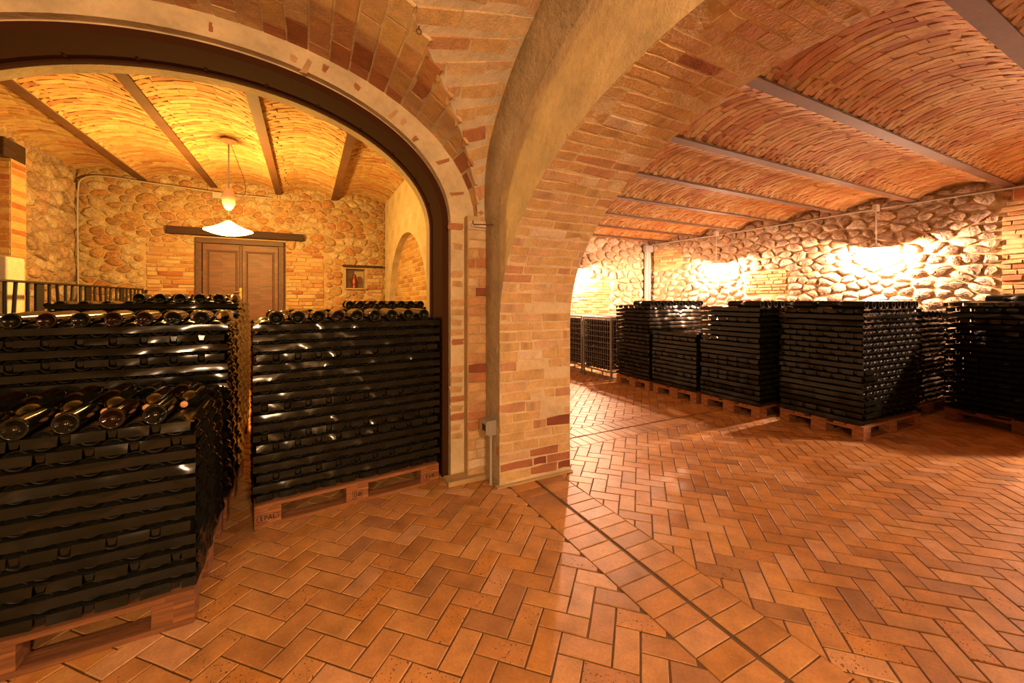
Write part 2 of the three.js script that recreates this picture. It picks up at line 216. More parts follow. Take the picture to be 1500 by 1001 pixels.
// the pier and the wide arch towards the stone room
const RC = -.85, RA = 1.85, RH = 1.2, RB = 1.29;
{
  const g = archSlab(-RC, RA, RH, RB, -3.9, 3.48, 3.7, .64);      // drawn in (-z, height), turned into the plane x = const
  g.rotateY(Math.PI / 2); g.translate(1.28, 0, 0);
  const w = structure('wall_pier_arch', metricUV(g), M.plaster, 'thick plastered arch wall on a brick pier, open to the stone room', 'arch');
  // grey weathered rib between face and vault
  const rib = [], n = 60, E1 = i => { const t = Math.PI * i / n; return [RC - RA * Math.cos(t) * 1.0, 2.0 + 1.02 * Math.sin(t)]; }, E2 = i => { const t = Math.PI * i / n; return [RC - 2.07 * Math.cos(t), 2.0 + 1.37 * Math.sin(t)]; };
  const pos = [], idx = []; const rows = [[0, [RC - RA, 0], [RC - 2.07, 0]]]; for (let i = 0; i <= n; i++) rows.push([Math.min(1, i / 8, (n - i) / 8), E1(i), E2(i)]); rows.push([0, [RC + RA, 0], [RC + 2.07, 0]]);
  for (const [k, a, b] of rows) { pos.push(1.278, a[1], a[0], 1.272 - .012 * k, (a[1] * .7 + b[1] * .3), a[0] * .7 + b[0] * .3, 1.262 - .055 * k, b[1], b[0], 1.30, b[1] + .02, b[0]); }
  for (let i = 0; i < rows.length - 1; i++) for (let j = 0; j < 3; j++) { const a = i * 4 + j, b = a + 4; idx.push(a, b, a + 1, a + 1, b, b + 1); }
  const rg = new THREE.BufferGeometry(); rg.setAttribute('position', new THREE.Float32BufferAttribute(pos, 3)); rg.setIndex(idx); rg.computeVertexNormals(); metricUV(rg);
  const gm = M.plasterGrey.clone(); gm.side = THREE.DoubleSide; mesh('weathered_rib', rg, gm, w);
  // jamb and soffit bricks, course by course along the opening
  const path = []; for (let y = 0; y < RH; y += .01) path.push([RC - RA, y]); for (let i = 0; i <= 400; i++) { const t = Math.PI * i / 400; path.push([RC - RA * Math.cos(t), RH + RB * Math.sin(t)]); } for (let y = RH; y > 0; y -= .01) path.push([RC + RA, y]);
  const cum = [0]; for (let i = 1; i < path.length; i++) cum.push(cum[i - 1] + Math.hypot(path[i][0] - path[i - 1][0], path[i][1] - path[i - 1][1]));
  const at = s => { let i = 1; while (i < path.length - 1 && cum[i] < s) i++; const a = path[i - 1], b = path[i], t = (s - cum[i - 1]) / ((cum[i] - cum[i - 1]) || 1), L = Math.hypot(b[0] - a[0], b[1] - a[1]) || 1; return { z: a[0] + (b[0] - a[0]) * t, y: a[1] + (b[1] - a[1]) * t, tz: (b[0] - a[0]) / L, ty: (b[1] - a[1]) / L }; };
  const r = rng(33), tones = ['#ccae7a', '#c6a572', '#caaa82', '#bd9069', '#a56c49', '#84482f', '#d8c4a8'];
  const P = new Pieces(w, 'arch_brick', tones, { max: 300 }), geos = brickGeos(.25, .058, .03, .003, .011, 8, 3);
  let s = .034;
  while (s < cum[cum.length - 1]) {
    const h = .064 * rr(.85, 1.15), q = at(s + h / 2), low = q.y < 1.0; let x = 1.283 + (r() < .5 ? -.12 : 0) * 1;
    while (x < 1.915) { let L = r() < .25 ? rr(.10, .14) : rr(.2, .29); let x0 = Math.max(x, 1.284), x1 = Math.min(x + L, 1.917); x += L + rr(.008, .016); if (x1 - x0 < .03) continue; const deep = r() < .08 ? -.0025 : rr(.0008, .0055);
      const c = q.y < .16 ? pick(r, [2, 2, 2, 2, 4, 5, 0]) : low ? pick(r, [7, 5, 3, 2, 1.1, .5, .8]) : pick(r, [6, 6, 5, 1.2, .12, 0, .5]);
      P.add(geos[Math.floor(r() * 8)], basis(V((x0 + x1) / 2, q.y + q.tz * -deep * 0 - 0, q.z).add(V(0, -q.tz, q.ty).multiplyScalar(deep)), V(1, 0, 0), V(0, -q.tz, q.ty), (x1 - x0) / .25, h / .058), c, (x1 - x0) * h); }
    s += h + rr(.009, .014);
  }
  P.done();
  // brick column beside the pier and its grey flank
  const col = structure('pillar', slab(1.11, 1.30, 0, 2.06, -3.02, -2.925), M.mortar, 'narrow brick half-column with limewashed foot between the two arches', 'pillar');
  const PC = new Pieces(col, 'brick', ['#c9a576', '#bf9068', '#b67a55', '#8b4f35', '#cfb690', '#d6c5ac'], { max: 120 }), g2 = brickGeos(.15, .064, .03, .004, .009, 6, 8);
  for (let y = .04; y < 2.04; y += .075) { const two = r() < .35, c = () => y < .3 ? pick(r, [1, 1, 0, .6, 3, 4]) : pick(r, [5, 4, 2.5, y < 1 ? 2 : .3, 2, .5]); if (two) { const k = rr(.05, .1); PC.add(g2[Math.floor(r() * 6)], basis(V(1.115 + k / 2, y, -2.918), V(1, 0, 0), V(0, 0, 1), k / .15, 1), c(), k * .055); PC.add(g2[Math.floor(r() * 6)], basis(V(1.125 + k + (.15 - k) / 2, y, -2.918), V(1, 0, 0), V(0, 0, 1), (.15 - k) / .15, 1), c(), .005); } else PC.add(g2[Math.floor(r() * 6)], basis(V(1.195, y, -2.918 + rr(-.003, .003)), V(1, 0, 0), V(0, 0, 1), 1.04, 1), c(), .009); }
  for (let y = .04; y < 1.3; y += .075) if (r() < .75) PC.add(g2[Math.floor(r() * 6)], basis(V(1.274, y, -2.81 + rr(-.01, .01)), V(0, 0, 1), V(-1, 0, 0), rr(.8, 1.35), 1), y < .3 ? pick(r, [1, 1, 2, 3, 1, 0]) : pick(r, [3, 3, 1, .6, 2, 0]), .008);
  PC.done();
  // mortar skirting at the foot
  structure('baseboard_pier', metricUV(merge([slab(.94, 1.30, 0, .035, -3.0, -2.87), slab(1.25, 1.93, 0, .012, -2.72, -2.672)])), M.mortar, 'rough cement skirting at the foot of the brick pier', 'skirting');
}

// ------------------------------------------------------------------ GROIN VAULT over the bay
const VA = 1.8, VB = 1.14, VZ = 2.08, VE = 1.37;       // groin: x = -.6 +- 1.8 q, z = -.85 +- 2.08 q, height 2 + 1.14 sqrt(1 - q^2)
{
  const hq = (q, b) => 2 + b * Math.sqrt(Math.max(0, 1 - q * q));
  const lift = .003;
  function web(side, sgn) {      // side 'z': courses run along z (towards the arch at z-), side 'x': along x
    const pos = [], idx = [], nq = 48, nl = 10;
    for (let i = 0; i <= nq; i++) { const q = Math.cos(Math.PI * i / nq); for (let j = 0; j <= nl; j++) { const t = j / nl, a = Math.abs(q); if (side === 'z') { const zg = -.85 + sgn * VZ * a, ze = -.85 + sgn * 2.16; pos.push(-.6 + VA * q, hq(a, VB) + lift, zg + (ze - zg) * t); } else { const xg = -.6 + sgn * VA * a, xe = -.6 + sgn * 1.86; pos.push(xg + (xe - xg) * t, hq(a, VB + (VE - VB) * t) + lift, -.85 + VZ * q); } } }
    for (let i = 0; i < nq; i++) for (let j = 0; j < nl; j++) { const a = i * (nl + 1) + j, b = a + nl + 1; idx.push(a, b, a + 1, a + 1, b, b + 1); }
    const g = new THREE.BufferGeometry(); g.setAttribute('position', new THREE.Float32BufferAttribute(pos, 3)); g.setIndex(idx); g.computeVertexNormals(); const u = []; for (let i = 0; i < pos.length; i += 3) u.push(pos[i] * 2, pos[i + 2] * 2); g.setAttribute('uv', new THREE.Float32BufferAttribute(u, 2)); return g.toNonIndexed();
  }
  const m = M.mortar.clone(); m.side = THREE.DoubleSide; m.color = C('#d8c8ae');
  const vault = structure('ceiling_vault', merge([web('z', -1), web('z', 1), web('x', 1), web('x', -1)]), m, 'groin vault of flat terracotta tiles with pale mortar joints', 'vault');
  const r = rng(77), P = new Pieces(vault, 'vault_tile', ['#d0b07c', '#ccab84', '#c69a70', '#b37c54', '#a06a46', '#d6bc92'], { max: 300 }), geos = brickGeos(.25, .122, .02, .004, .006, 8, 21);
  const L0 = .26, C0 = .129;
  for (const side of ['z', 'x']) for (const sgn of side === 'z' ? [-1, 1] : [1, -1]) for (const half of [1, -1]) {
    const a0 = side === 'z' ? VA : VZ; let th = .02, course = 0;
    while (th < Math.PI / 2) {
      const ds = Math.hypot(a0 * Math.sin(th), VB * Math.cos(th)), dth = C0 / ds; const t = th + dth / 2; th += dth; course++;
      const q = Math.cos(t); if (t > Math.PI / 2) break;
      const A = V(0, 0, 0), B = V(0, 0, 0); let Vt;
      if (side === 'z') { A.set(-.6 + half * VA * q, hq(q, VB), -.85 + sgn * 2.155); B.set(-.6 + half * VA * q, hq(q, VB), -.85 + sgn * VZ * q); }
      else { A.set(-.6 + sgn * 1.855, hq(q, VE), -.85 + half * VZ * q); B.set(-.6 + sgn * VA * q, hq(q, VB), -.85 + half * VZ * q); }
      const len = A.distanceTo(B), U = B.clone().sub(A).normalize();
      const tan = side === 'z' ? V(-half * VA * Math.sin(t), VB * Math.cos(t), 0) : V(0, VB * Math.cos(t), -half * VZ * Math.sin(t));
      let s = -(course % 2 ? .13 : 0) - r() * .03;
      while (s < len) { const l = L0 * rr(.92, 1.06), s0 = Math.max(0, s), s1 = Math.min(len, s + l); s += l + .008; if (s1 - s0 < .03) continue; const be = side === 'z' ? VB : VE + (VB - VE) * (s0 + s1) / 2 / len, tn = side === 'z' ? tan : V(0, be * Math.cos(t), -half * VZ * Math.sin(t)), N = U.clone().cross(tn).normalize(); if (N.y > 0) N.negate(); const n = side === 'z' && sgn < 0; const c = n ? (s0 < .35 ? pick(r, [2, 2, 2, 3, 3, 1]) : pick(r, [4, 3, 2, 1.5, .6, 3])) : pick(r, [5, 5, 2.5, 1.6, .5, 4]);
        P.add(geos[Math.floor(r() * 8)], basis(A.clone().addScaledVector(U, (s0 + s1) / 2).addScaledVector(N, rr(-.001, .003)), U, N, (s1 - s0) / .25, 1), c, (s1 - s0) * .122); }
    }
  }
  P.done();
  const hook = thing('ceiling_ring', 'small rusty iron ring fixed in the tiled vault', 'ring', [.54, 2.86, -2.16]); const t = new THREE.TorusGeometry(.014, .003, 6, 14); mesh('ring', t, M.rust, hook); mesh('shank', rod(V(0, .012, 0), V(0, .035, 0), .004), M.rust, hook);
}
// ------------------------------------------------------------------ rest of the shell
structure('wall_west', slab(-2.62, -2.42, 0, 3.6, -3.0, 1.3), M.mortar, 'plain plastered wall closing the vaulted bay', 'wall');
structure('wall_bay_west', slab(-5.2, -5.0, 0, 3.7, 1.1, 6.6), M.mortar, 'plain cement wall of the space behind the bay', 'wall');
structure('wall_bay_north', slab(-5.1, -2.4, 0, 3.7, 1.15, 1.3), M.mortar, 'cement return wall beside the vaulted bay', 'wall');
structure('wall_bay_east', slab(1.28, 1.92, 0, 3.7, 3.85, 6.6), M.mortar, 'cement wall closing the space behind the bay', 'wall');
structure('wall_stone_south', slab(1.9, 7.8, 0, 3.7, 3.85, 4.05), M.mortar, 'cement wall closing the stone room', 'wall');
structure('wall_south', slab(-5.2, 1.9, 0, 3.7, 6.4, 6.6), M.mortar, 'plain plastered wall behind the vaulted bay', 'wall');
structure('ceiling_south', slab(-5.2, 1.3, 3.05, 3.2, 1.2, 6.6), M.mortar, 'flat plastered ceiling behind the vaulted bay', 'ceiling');
structure('ceiling_slab', slab(-5.3, 7.9, 3.72, 3.85, -7.8, 6.7), M.mortar, 'rough slab above the cellar vaults', 'ceiling');

// segmental brick vaults between steel joists
function joistCeiling(name, label, spots, along, a0, a1, hb, hidden, seed, toneW, edge0, edge1) {   // joists at SPOTS (the cross axis), running from a0 to a1
  const rise = .13, r = rng(seed), P0 = (a, c, h) => along === 'x' ? V(a, h, c) : V(c, h, a);
  const all = [edge0, ...spots, edge1], pos = [], idx = []; let base = 0;
  const arc = (c0, c1, t) => { const k = Math.min(1, (c1 - c0) / .86); return hb + .02 + rise * k * (1 - (2 * t - 1) ** 2); };
  for (let b = 0; b < all.length - 1; b++) { const c0 = all[b], c1 = all[b + 1]; for (let i = 0; i <= 16; i++) for (const a of [a0, a1]) { const p = P0(a, c0 + (c1 - c0) * i / 16, arc(c0, c1, i / 16) + .003); pos.push(p.x, p.y, p.z); } for (let i = 0; i < 16; i++) { const k = base + i * 2; idx.push(k, k + 1, k + 2, k + 2, k + 1, k + 3); } base += 34; }
  const g = new THREE.BufferGeometry(); g.setAttribute('position', new THREE.Float32BufferAttribute(pos, 3)); g.setIndex(idx); g.computeVertexNormals(); const u = []; for (let i = 0; i < pos.length; i += 3) u.push(pos[i] * 2, pos[i + 2] * 2); g.setAttribute('uv', new THREE.Float32BufferAttribute(u, 2));
  const mm = M.mortar.clone(); mm.side = THREE.DoubleSide;
  const ceil = structure(name, g, mm, label, 'ceiling');
  const P = new Pieces(ceil, 'ceiling_brick', ['#c8a26e', '#c2945f', '#ccae7c', '#b98355', '#ab744c', '#bd9a5c'], { max: 300, hidden }), geos = brickGeos(.28, .056, .02, .002, .005, 8, seed + 1, .70);
  for (let b = 0; b < all.length - 1; b++) {
    const c0 = all[b], c1 = all[b + 1], span = c1 - c0; if (span < .2) continue;
    let a = a0 + .03, k = 0;
    while (a < a1 - .02) {
      const w = .063 * rr(.9, 1.1); let c = c0 + .03 - (k % 2 ? .14 : 0) - r() * .08; k++;
      while (c < c1 - .03) { const L = rr(.24, .30), s0 = Math.max(c, c0 + .03), s1 = Math.min(c + L, c1 - .03); c += L + rr(.006, .012); if (s1 - s0 < .04) continue; const t0 = (s0 - c0) / span, t1 = (s1 - c0) / span, A = P0(a + w / 2, s0, arc(c0, c1, t0)), B = P0(a + w / 2, s1, arc(c0, c1, t1)), U = B.clone().sub(A), Mid = P0(a + w / 2, (s0 + s1) / 2, arc(c0, c1, (t0 + t1) / 2)); const l = U.length(); let N = U.clone().cross(P0(1, 0, 0)).normalize(); if (N.y > 0) N.negate(); P.add(geos[Math.floor(r() * 8)], basis(Mid.add(V(0, rr(-.003, .001), 0)), U, N, l / .28, w / .056), pick(r, toneW), l * w); }
      a += w + rr(.004, .008);
    }
  }
  P.done();
  for (const c of spots) { const b = structure('joist', along === 'x' ? metricUV(merge([slab(a0, a1, hb, hb + .012, c - .045, c + .045), slab(a0, a1, hb + .012, hb + .16, c - .006, c + .006)])) : metricUV(merge([slab(c - .045, c + .045, hb, hb + .012, a0, a1), slab(c - .006, c + .006, hb + .012, hb + .16, a0, a1)])), M.rust, along === 'x' ? 'rusty steel joist between the brick vaults of the stone room' : 'rusty steel joist between the brick vaults before the door', 'beam'); b.userData.group = along === 'x' ? 'joists of the stone room ceiling' : 'joists of the door room ceiling'; }
}
const joistZ = []; for (let k = -3; k <= 7; k++) joistZ.push(-.68 - .86 * k); joistZ.sort((a, b) => a - b);
joistCeiling('ceiling_right', 'shallow brick vaults between rusty steel joists over the stone room', joistZ, 'x', 1.92, 7.62, 2.77, (p, k) => k.x < 850, 51, [4, 4, 3, 2.5, 1.2, 1.5], -7.4, 3.82);
joistCeiling('ceiling_left', 'shallow brick vaults between rusty steel joists over the door room', [-2.09, -1.26, -.41, .41], 'z', -7.55, -3.47, 3.11, (p, k) => k.x > 600 || k.y < 80, 52, [5, 4, 4, 2, 1, 3], -2.85, 1.29);

// ------------------------------------------------------------------ RUBBLE WALLS
// frame: o origin, u along the wall, n out of it; stones as domed cells of a relaxed scatter, bricks in courses inside RECTS
function rubble(wall, frame, u0, u1, v0, v1, size, rects, seed, opt = {}) {
  const r = rng(seed), seeds = [], blocked = rects.concat(opt.voids || []), inRect = (u, v, m = 0) => blocked.some(q => u > q[0] - m && u < q[1] + m && v > q[2] - m && v < q[3] + m);
  const K = opt.flat ?? 1.35, area = (u1 - u0) * (v1 - v0), n = Math.round(area / (size * size / K) * .85);
  let tries = 0; while (seeds.length < n && tries++ < n * 40) { const u = u0 + r() * (u1 - u0), v = v0 + r() * (v1 - v0), s = size * (opt.vary ? (.45 + 1.0 * r() * r() + .25) : rr(.7, 1.2)); if (inRect(u, v, .03)) continue; let ok = true; for (const q of seeds) { const d = Math.hypot(q[0] - u, (q[1] - v) * K); if (d < (q[2] + s) * .42) { ok = false; break; } } if (ok) seeds.push([u, v, s]); }
  const ghosts = []; for (const q of blocked) for (let u = q[0]; u <= q[1] + .001; u += .08) for (let v = q[2]; v <= q[3] + .001; v += .06) ghosts.push([u, v, .08]);
  const every = seeds.concat(ghosts);
  const tones = opt.tones || ['#cbb69c', '#bfa68c', '#d2c0a8', '#b69c82', '#c8a88a', '#ac937c'];
  const P = new Pieces(wall, 'stone', tones, { base: stoneMat, max: opt.max ?? 300, face: false, hidden: opt.hidden });
  const place = new THREE.Matrix4().makeBasis(frame.u, V(0, 1, 0), frame.n).setPosition(frame.o);
  for (const [su, sv, ss] of seeds) {
    let poly = [[-.6, -.5], [.6, -.5], [.6, .5], [-.6, .5]];
    for (const [qu, qv, qs] of every) { const dx = qu - su, dy = (qv - sv) * K; const d2 = dx * dx + dy * dy; if (d2 < 1e-9 || d2 > 1) continue; const w = .5 + .16 * (ss - qs) / (ss + qs) * 2, lim = d2 * w; const out = []; const f = p => p[0] * dx + p[1] * K * dy - lim; for (let i = 0; i < poly.length; i++) { const a = poly[i], b = poly[(i + 1) % poly.length], fa = f(a), fb = f(b); if (fa <= 0) out.push(a); if ((fa <= 0) !== (fb <= 0)) { const t = fa / (fa - fb); out.push([a[0] + t * (b[0] - a[0]), a[1] + t * (b[1] - a[1])]); } } poly = out; if (poly.length < 3) break; }
    if (poly.length < 3) continue;
    poly = poly.map(p => [Math.max(u0 - su, Math.min(u1 - su, p[0])), Math.max(v0 - sv, Math.min(v1 - sv, p[1]))]);
    const A = polyArea(poly); if (A < .0012) continue; const rad = Math.sqrt(A);
    for (let k = 0; k < 3; k++) { const o = []; for (let i = 0; i < poly.length; i++) { const a = poly[i], b = poly[(i + 1) % poly.length]; o.push([a[0] * .75 + b[0] * .25, a[1] * .75 + b[1] * .25], [a[0] * .25 + b[0] * .75, a[1] * .25 + b[1] * .75]); } poly = o; if (poly.length > 20) break; }
    let cx = 0, cy = 0; for (const p of poly) { cx += p[0] / poly.length; cy += p[1] / poly.length; }
    const inset = Math.max(.72, 1 - (opt.gap ?? .009) / rad * 2), ex = Math.min(.075, rad * rr(.22, .36)) * (opt.proud ?? 1), m = poly.length, pos = [0, 0, ex * rr(.92, 1.05)], ph = r() * 6, uv0 = [r(), r()], tilt = rr(-.12, .12), tilt2 = rr(-.18, .12);
    const rings = [[.42, .97], [.74, .80], [.93, .48], [1, 0], [1, -.5]];
    for (const [k, z] of rings) for (let i = 0; i < m; i++) { const x = (poly[i][0] - cx) * inset * k, y = (poly[i][1] - cy) * inset * k, w = 1 + .10 * Math.sin(i * 2.1 + ph + k * 5) * (k < .95 ? 1 : .35); pos.push(x * (k < .95 ? w : 1), y, ex * z * (1 + .14 * Math.sin(i * 1.7 + ph * 2 + k * 9)) + (z > 0 ? (x * tilt + y * tilt2) : 0)); }
    const idx = []; for (let i = 0; i < m; i++) idx.push(0, 1 + i, 1 + (i + 1) % m); for (let q = 0; q < rings.length - 1; q++) for (let i = 0; i < m; i++) { const a = 1 + q * m + i, b = 1 + q * m + (i + 1) % m; idx.push(a, a + m, b, b, a + m, b + m); }
    const g = new THREE.BufferGeometry(); g.setAttribute('position', new THREE.Float32BufferAttribute(pos, 3)); g.setIndex(idx); g.computeVertexNormals(); const uv = []; for (let i = 0; i < pos.length; i += 3) uv.push(pos[i] * 2 + uv0[0], pos[i + 1] * 2 + uv0[1]); g.setAttribute('uv', new THREE.Float32BufferAttribute(uv, 2));
    const mm = place.clone().multiply(new THREE.Matrix4().makeTranslation(su + cx, sv + cy, 0)); P.add(g, mm, Math.floor(r() * tones.length), A);
  }
  P.done();
  if (!rects.length) return;
  const PB = new Pieces(wall, 'brick', opt.brickTones || ['#c09a66', '#b4814f', '#c8a878', '#a5663f', '#b58a5c'], { max: opt.bmax ?? 200, hidden: opt.hidden }), bg = brickGeos(.24, .05, .04, .005, .012, 8, seed + 3);
  for (const q of rects) { let v = q[2] + .03; while (v < q[3] - .02) { const h = .05 * rr(.75, 1.2); let u = q[0] - r() * .1; while (u < q[1]) { const L = rr(.1, .29), s0 = Math.max(u, q[0] + .004), s1 = Math.min(u + L, q[1] - .004); u += L + rr(.008, .016); if (s1 - s0 < .035) continue; const P3 = frame.o.clone().addScaledVector(frame.u, (s0 + s1) / 2).addScaledVector(frame.n, rr(.008, .026)).add(V(0, v + h / 2, 0)); PB.add(bg[Math.floor(r() * 8)], basis(P3, frame.u, frame.n, (s1 - s0) / .24, h / .05), pick(r, [4, 2.5, 4, 1.2, 3]), (s1 - s0) * h); } v += h + rr(.009, .015); } }
  PB.done();
}
const frameX = (x, n) => ({ o: V(x, 0, 0), u: V(0, 0, n < 0 ? 1 : -1), n: V(n, 0, 0) });
{
  const wr = structure('wall_right', slab(7.6, 7.85, 0, 3.3, -7.5, 4.0), M.mortar, 'rubble wall of rounded river stones behind the pallet stacks', 'wall');
  rubble(wr, frameX(7.6, -1), -7.28, 2.6, .02, 2.95, .195, [[-4.85, -4.1, 1.5, 1.95], [-1.62, .2, 1.15, 2.78], [-7.25, -6.3, 2.15, 2.62]], 101, { vary: true, proud: .78, gap: .009, flat: 1.5, hidden: p => p.y < 1.15 || p.z > -.9 });
  const blk = mesh('terracotta_block', rbox(.06, .16, .55, .01, 7.585, 2.68, -1.25), mat('#b4703c', rough('brick', { roughness: .85 })), wr);
  const we = structure('wall_end', slab(1.9, 7.7, 0, 3.3, -7.55, -7.3), M.mortar, 'end wall of the stone room, rubble above coursed brick', 'wall');
  rubble(we, { o: V(0, 0, -7.3), u: V(1, 0, 0), n: V(0, 0, 1) }, 1.95, 7.58, .02, 2.95, .25, [[3.2, 6.3, .95, 1.85]], 102, { proud: .8, hidden: (p, k) => k.x < 845 || p.y < 1.0, max: 120 });
  const wb = structure('wall_back', metricUV(merge([slab(-3.0, .60, 0, 3.6, -7.75, -7.5), slab(.91, 1.35, 0, 3.6, -7.75, -7.5), slab(.60, .91, 0, 1.61, -7.75, -7.5), slab(.60, .91, 1.95, 3.6, -7.75, -7.5), slab(.60, .91, 1.61, 1.95, -7.80, -7.72)])), M.mortar, 'rubble and brick wall with the wooden double door', 'wall');
  rubble(wb, { o: V(0, 0, -7.5), u: V(1, 0, 0), n: V(0, 0, 1) }, -2.78, 1.26, .02, 3.3, .185, [[-2.05, -1.50, .9, 2.22], [-.31, .25, .9, 2.2], [.95, 1.22, 1.45, 2.0]], 103, { voids: [[-1.49, -.32, 0, 2.36], [.585, .925, 1.59, 1.97]], vary: true, flat: 1.5, proud: .6, gap: .006, hidden: p => p.y < 1.3 || (p.x > -1.46 && p.x < -.34 && p.y < 2.36), max: 300, bmax: 260, tones: ['#c4ae84', '#b89a6c', '#ccb78e', '#b08a5c', '#c49c66', '#b98a58'] });
  const wl = structure('wall_left', slab(-3.0, -2.8, 0, 3.6, -7.6, -3.4), M.mortar, 'rubble side wall of the door room behind the iron railing', 'wall');
  rubble(wl, frameX(-2.8, 1), 3.5, 7.48, .02, 3.3, .19, [], 104, { vary: true, proud: .65, gap: .006, hidden: p => p.y < 1.3, max: 150 });
  structure('wall_partition', slab(1.36, 1.93, 0, 3.7, -7.55, -3.4), M.plaster, 'plain plaster core of the wall between the two rooms', 'wall');
  // plastered face with a bricked-up arch
  const pf = archSlab(5.85, 1.27, 1.15, 1.22, 3.47, 7.52, 3.6, .11); pf.rotateY(Math.PI / 2); pf.translate(1.255, 0, 0);
  const pw = structure('wall_niche', metricUV(pf), M.plaster, 'smooth plastered wall framing the bricked-up arch', 'wall');
  const r = rng(8), P = new Pieces(pw, 'infill_brick', ['#c39c5f', '#b78c52', '#caa872', '#a97c4a'], { max: 200 }), g = brickGeos(.26, .055, .03, .004, .006, 6, 66);
  for (let y = .9; y < 2.4; y += .066) { const k = y < 1.15 ? 1 : Math.sqrt(Math.max(0, 1 - ((y - 1.15) / 1.22) ** 2)), half = 1.27 * k + .02; let z = -5.85 - half - r() * .2; while (z < -5.85 + half) { const L = rr(.24, .3), a = Math.max(z, -5.85 - half), b = Math.min(z + L, -5.85 + half); z += L + .01; if (b - a > .04) P.add(g[Math.floor(r() * 6)], basis(V(1.353 + rr(-.003, .003), y, (a + b) / 2), V(0, 0, 1), V(-1, 0, 0), (b - a) / .26, 1), pick(r, [3, 3, 2, 1]), .014); } }
  P.done();
}

// ------------------------------------------------------------------ LAMPS
function pointLight(color, cd, x, y, z, r) { const l = new THREE.PointLight(color, cd, 0, 2); l.position.set(x, y, z); l.castShadow = true; l.shadow.radius = r / .02; l.shadow.mapSize.set(1024, 1024); l.shadow.bias = -.0005; scene.add(l); return l; }
const glow = (c, k) => new THREE.MeshStandardMaterial({ color: C('#fff4e2'), emissive: c, emissiveIntensity: k, roughness: .6 });
{ // porcelain rise-and-fall pendant before the door
  const x = -.8, z = -5.55, top = 3.235, sh = 2.2;
  const g = thing('pendant_lamp', 'glowing white glass pendant lamp with porcelain counterweight before the wooden door', 'lamp', [x, 0, z]);
  mesh('canopy', lathe([[0, top], [.075, top], [.078, top - .015], [.05, top - .035], [.012, top - .05], [0, top - .05]], 24), M.porcelain, g);
  mesh('rod', rod(V(0, top - .04, 0), V(0, 2.64, 0), .008), M.conduit, g);
  mesh('counterweight', lathe([[0, 2.68], [.022, 2.68], [.045, 2.655], [.068, 2.60], [.070, 2.56], [.06, 2.50], [.04, 2.455], [.018, 2.43], [0, 2.43]], 24), M.porcelain, g);
  mesh('cord', tube([V(.02, top - .04, 0), V(.10, 2.95, .02), V(.16, 2.75, .03), V(.15, 2.62, .02), V(.05, 2.60, 0)], .003, 30), M.black, g);
  mesh('lower_cord', rod(V(0, 2.44, 0), V(0, 2.36, 0), .005), M.conduit, g);
  mesh('lamp_holder', lathe([[0, 2.37], [.012, 2.37], [.022, 2.35], [.03, 2.315], [.028, 2.30], [0, 2.30]], 20), M.brass, g);
  mesh('shade', lathe([[.028, 2.305], [.05, 2.29], [.10, 2.255], [.17, 2.222], [.235, 2.20], [.237, 2.192], [.17, 2.165], [.09, 2.145], [0, 2.14]], 40), glow(LAMP_DOOR, 22), g);
  pointLight(LAMP_DOOR, I_DOOR, x, 2.2, z, .06);
}
function wallLamp(x, y, z, nx, nz, label) {    // enamel shade on a cord, hung close to the wall
  const g = thing('hanging_lamp', label, 'lamp', [x, 0, z], 0, null);
  mesh('cord', rod(V(0, y + .12, 0), V(0, 2.72, 0), .006), M.conduit, g);
  mesh('shade', lathe([[0, y + .13], [.03, y + .128], [.05, y + .10], [.10, y + .075], [.17, y + .05], [.172, y + .046], [.10, y + .068], [.05, y + .09], [0, y + .1]], 32), M.white, g);
  const b = new THREE.SphereGeometry(.05, 20, 14); b.translate(0, y + .01, 0); mesh('bulb', b, glow(LAMP_RIGHT, 40), g);
  const bx = mesh('junction_box', rbox(.1, .1, .05, .008, 0, 2.74, 0), M.conduit, g);
  pointLight(LAMP_RIGHT, I_RIGHT, x, y + .01, z, .045);
}
wallLamp(7.36, 2.10, -2.75, -1, 0, 'bright hanging lamp over the gap between the large stack and its neighbour');
wallLamp(7.36, 2.08, -5.30, -1, 0, 'bright hanging lamp above the dried twig bunch');
wallLamp(7.36, 2.10, -.20, -1, 0, 'bright hanging lamp beyond the tallest stack');
wallLamp(5.30, 2.02, -7.08, 0, 1, 'bright hanging lamp on the end wall over the wire cages');
// globe lamps that light the bay, hanging behind the photographer
for (const [x, z, lab] of [[-1.7, 2.9, 'white globe lamp hanging in the open side of the space behind the bay'], [.55, 2.6, 'white globe lamp hanging beside the arch wall behind the bay']]) {
  const g = thing('ceiling_lamp', lab, 'lamp', [x, 0, z]);
  mesh('cord', rod(V(0, 2.5, 0), V(0, 3.06, 0), .006), M.conduit, g);
  mesh('cap', lathe([[0, 2.53], [.03, 2.53], [.045, 2.49], [0, 2.49]], 20), M.brass, g);
  const b = new THREE.SphereGeometry(.1, 24, 16); b.translate(0, 2.4, 0); mesh('globe', b, glow(LAMP_BAY, 10), g);
  pointLight(LAMP_BAY, I_BAY, x, 2.4, z, .09);
}

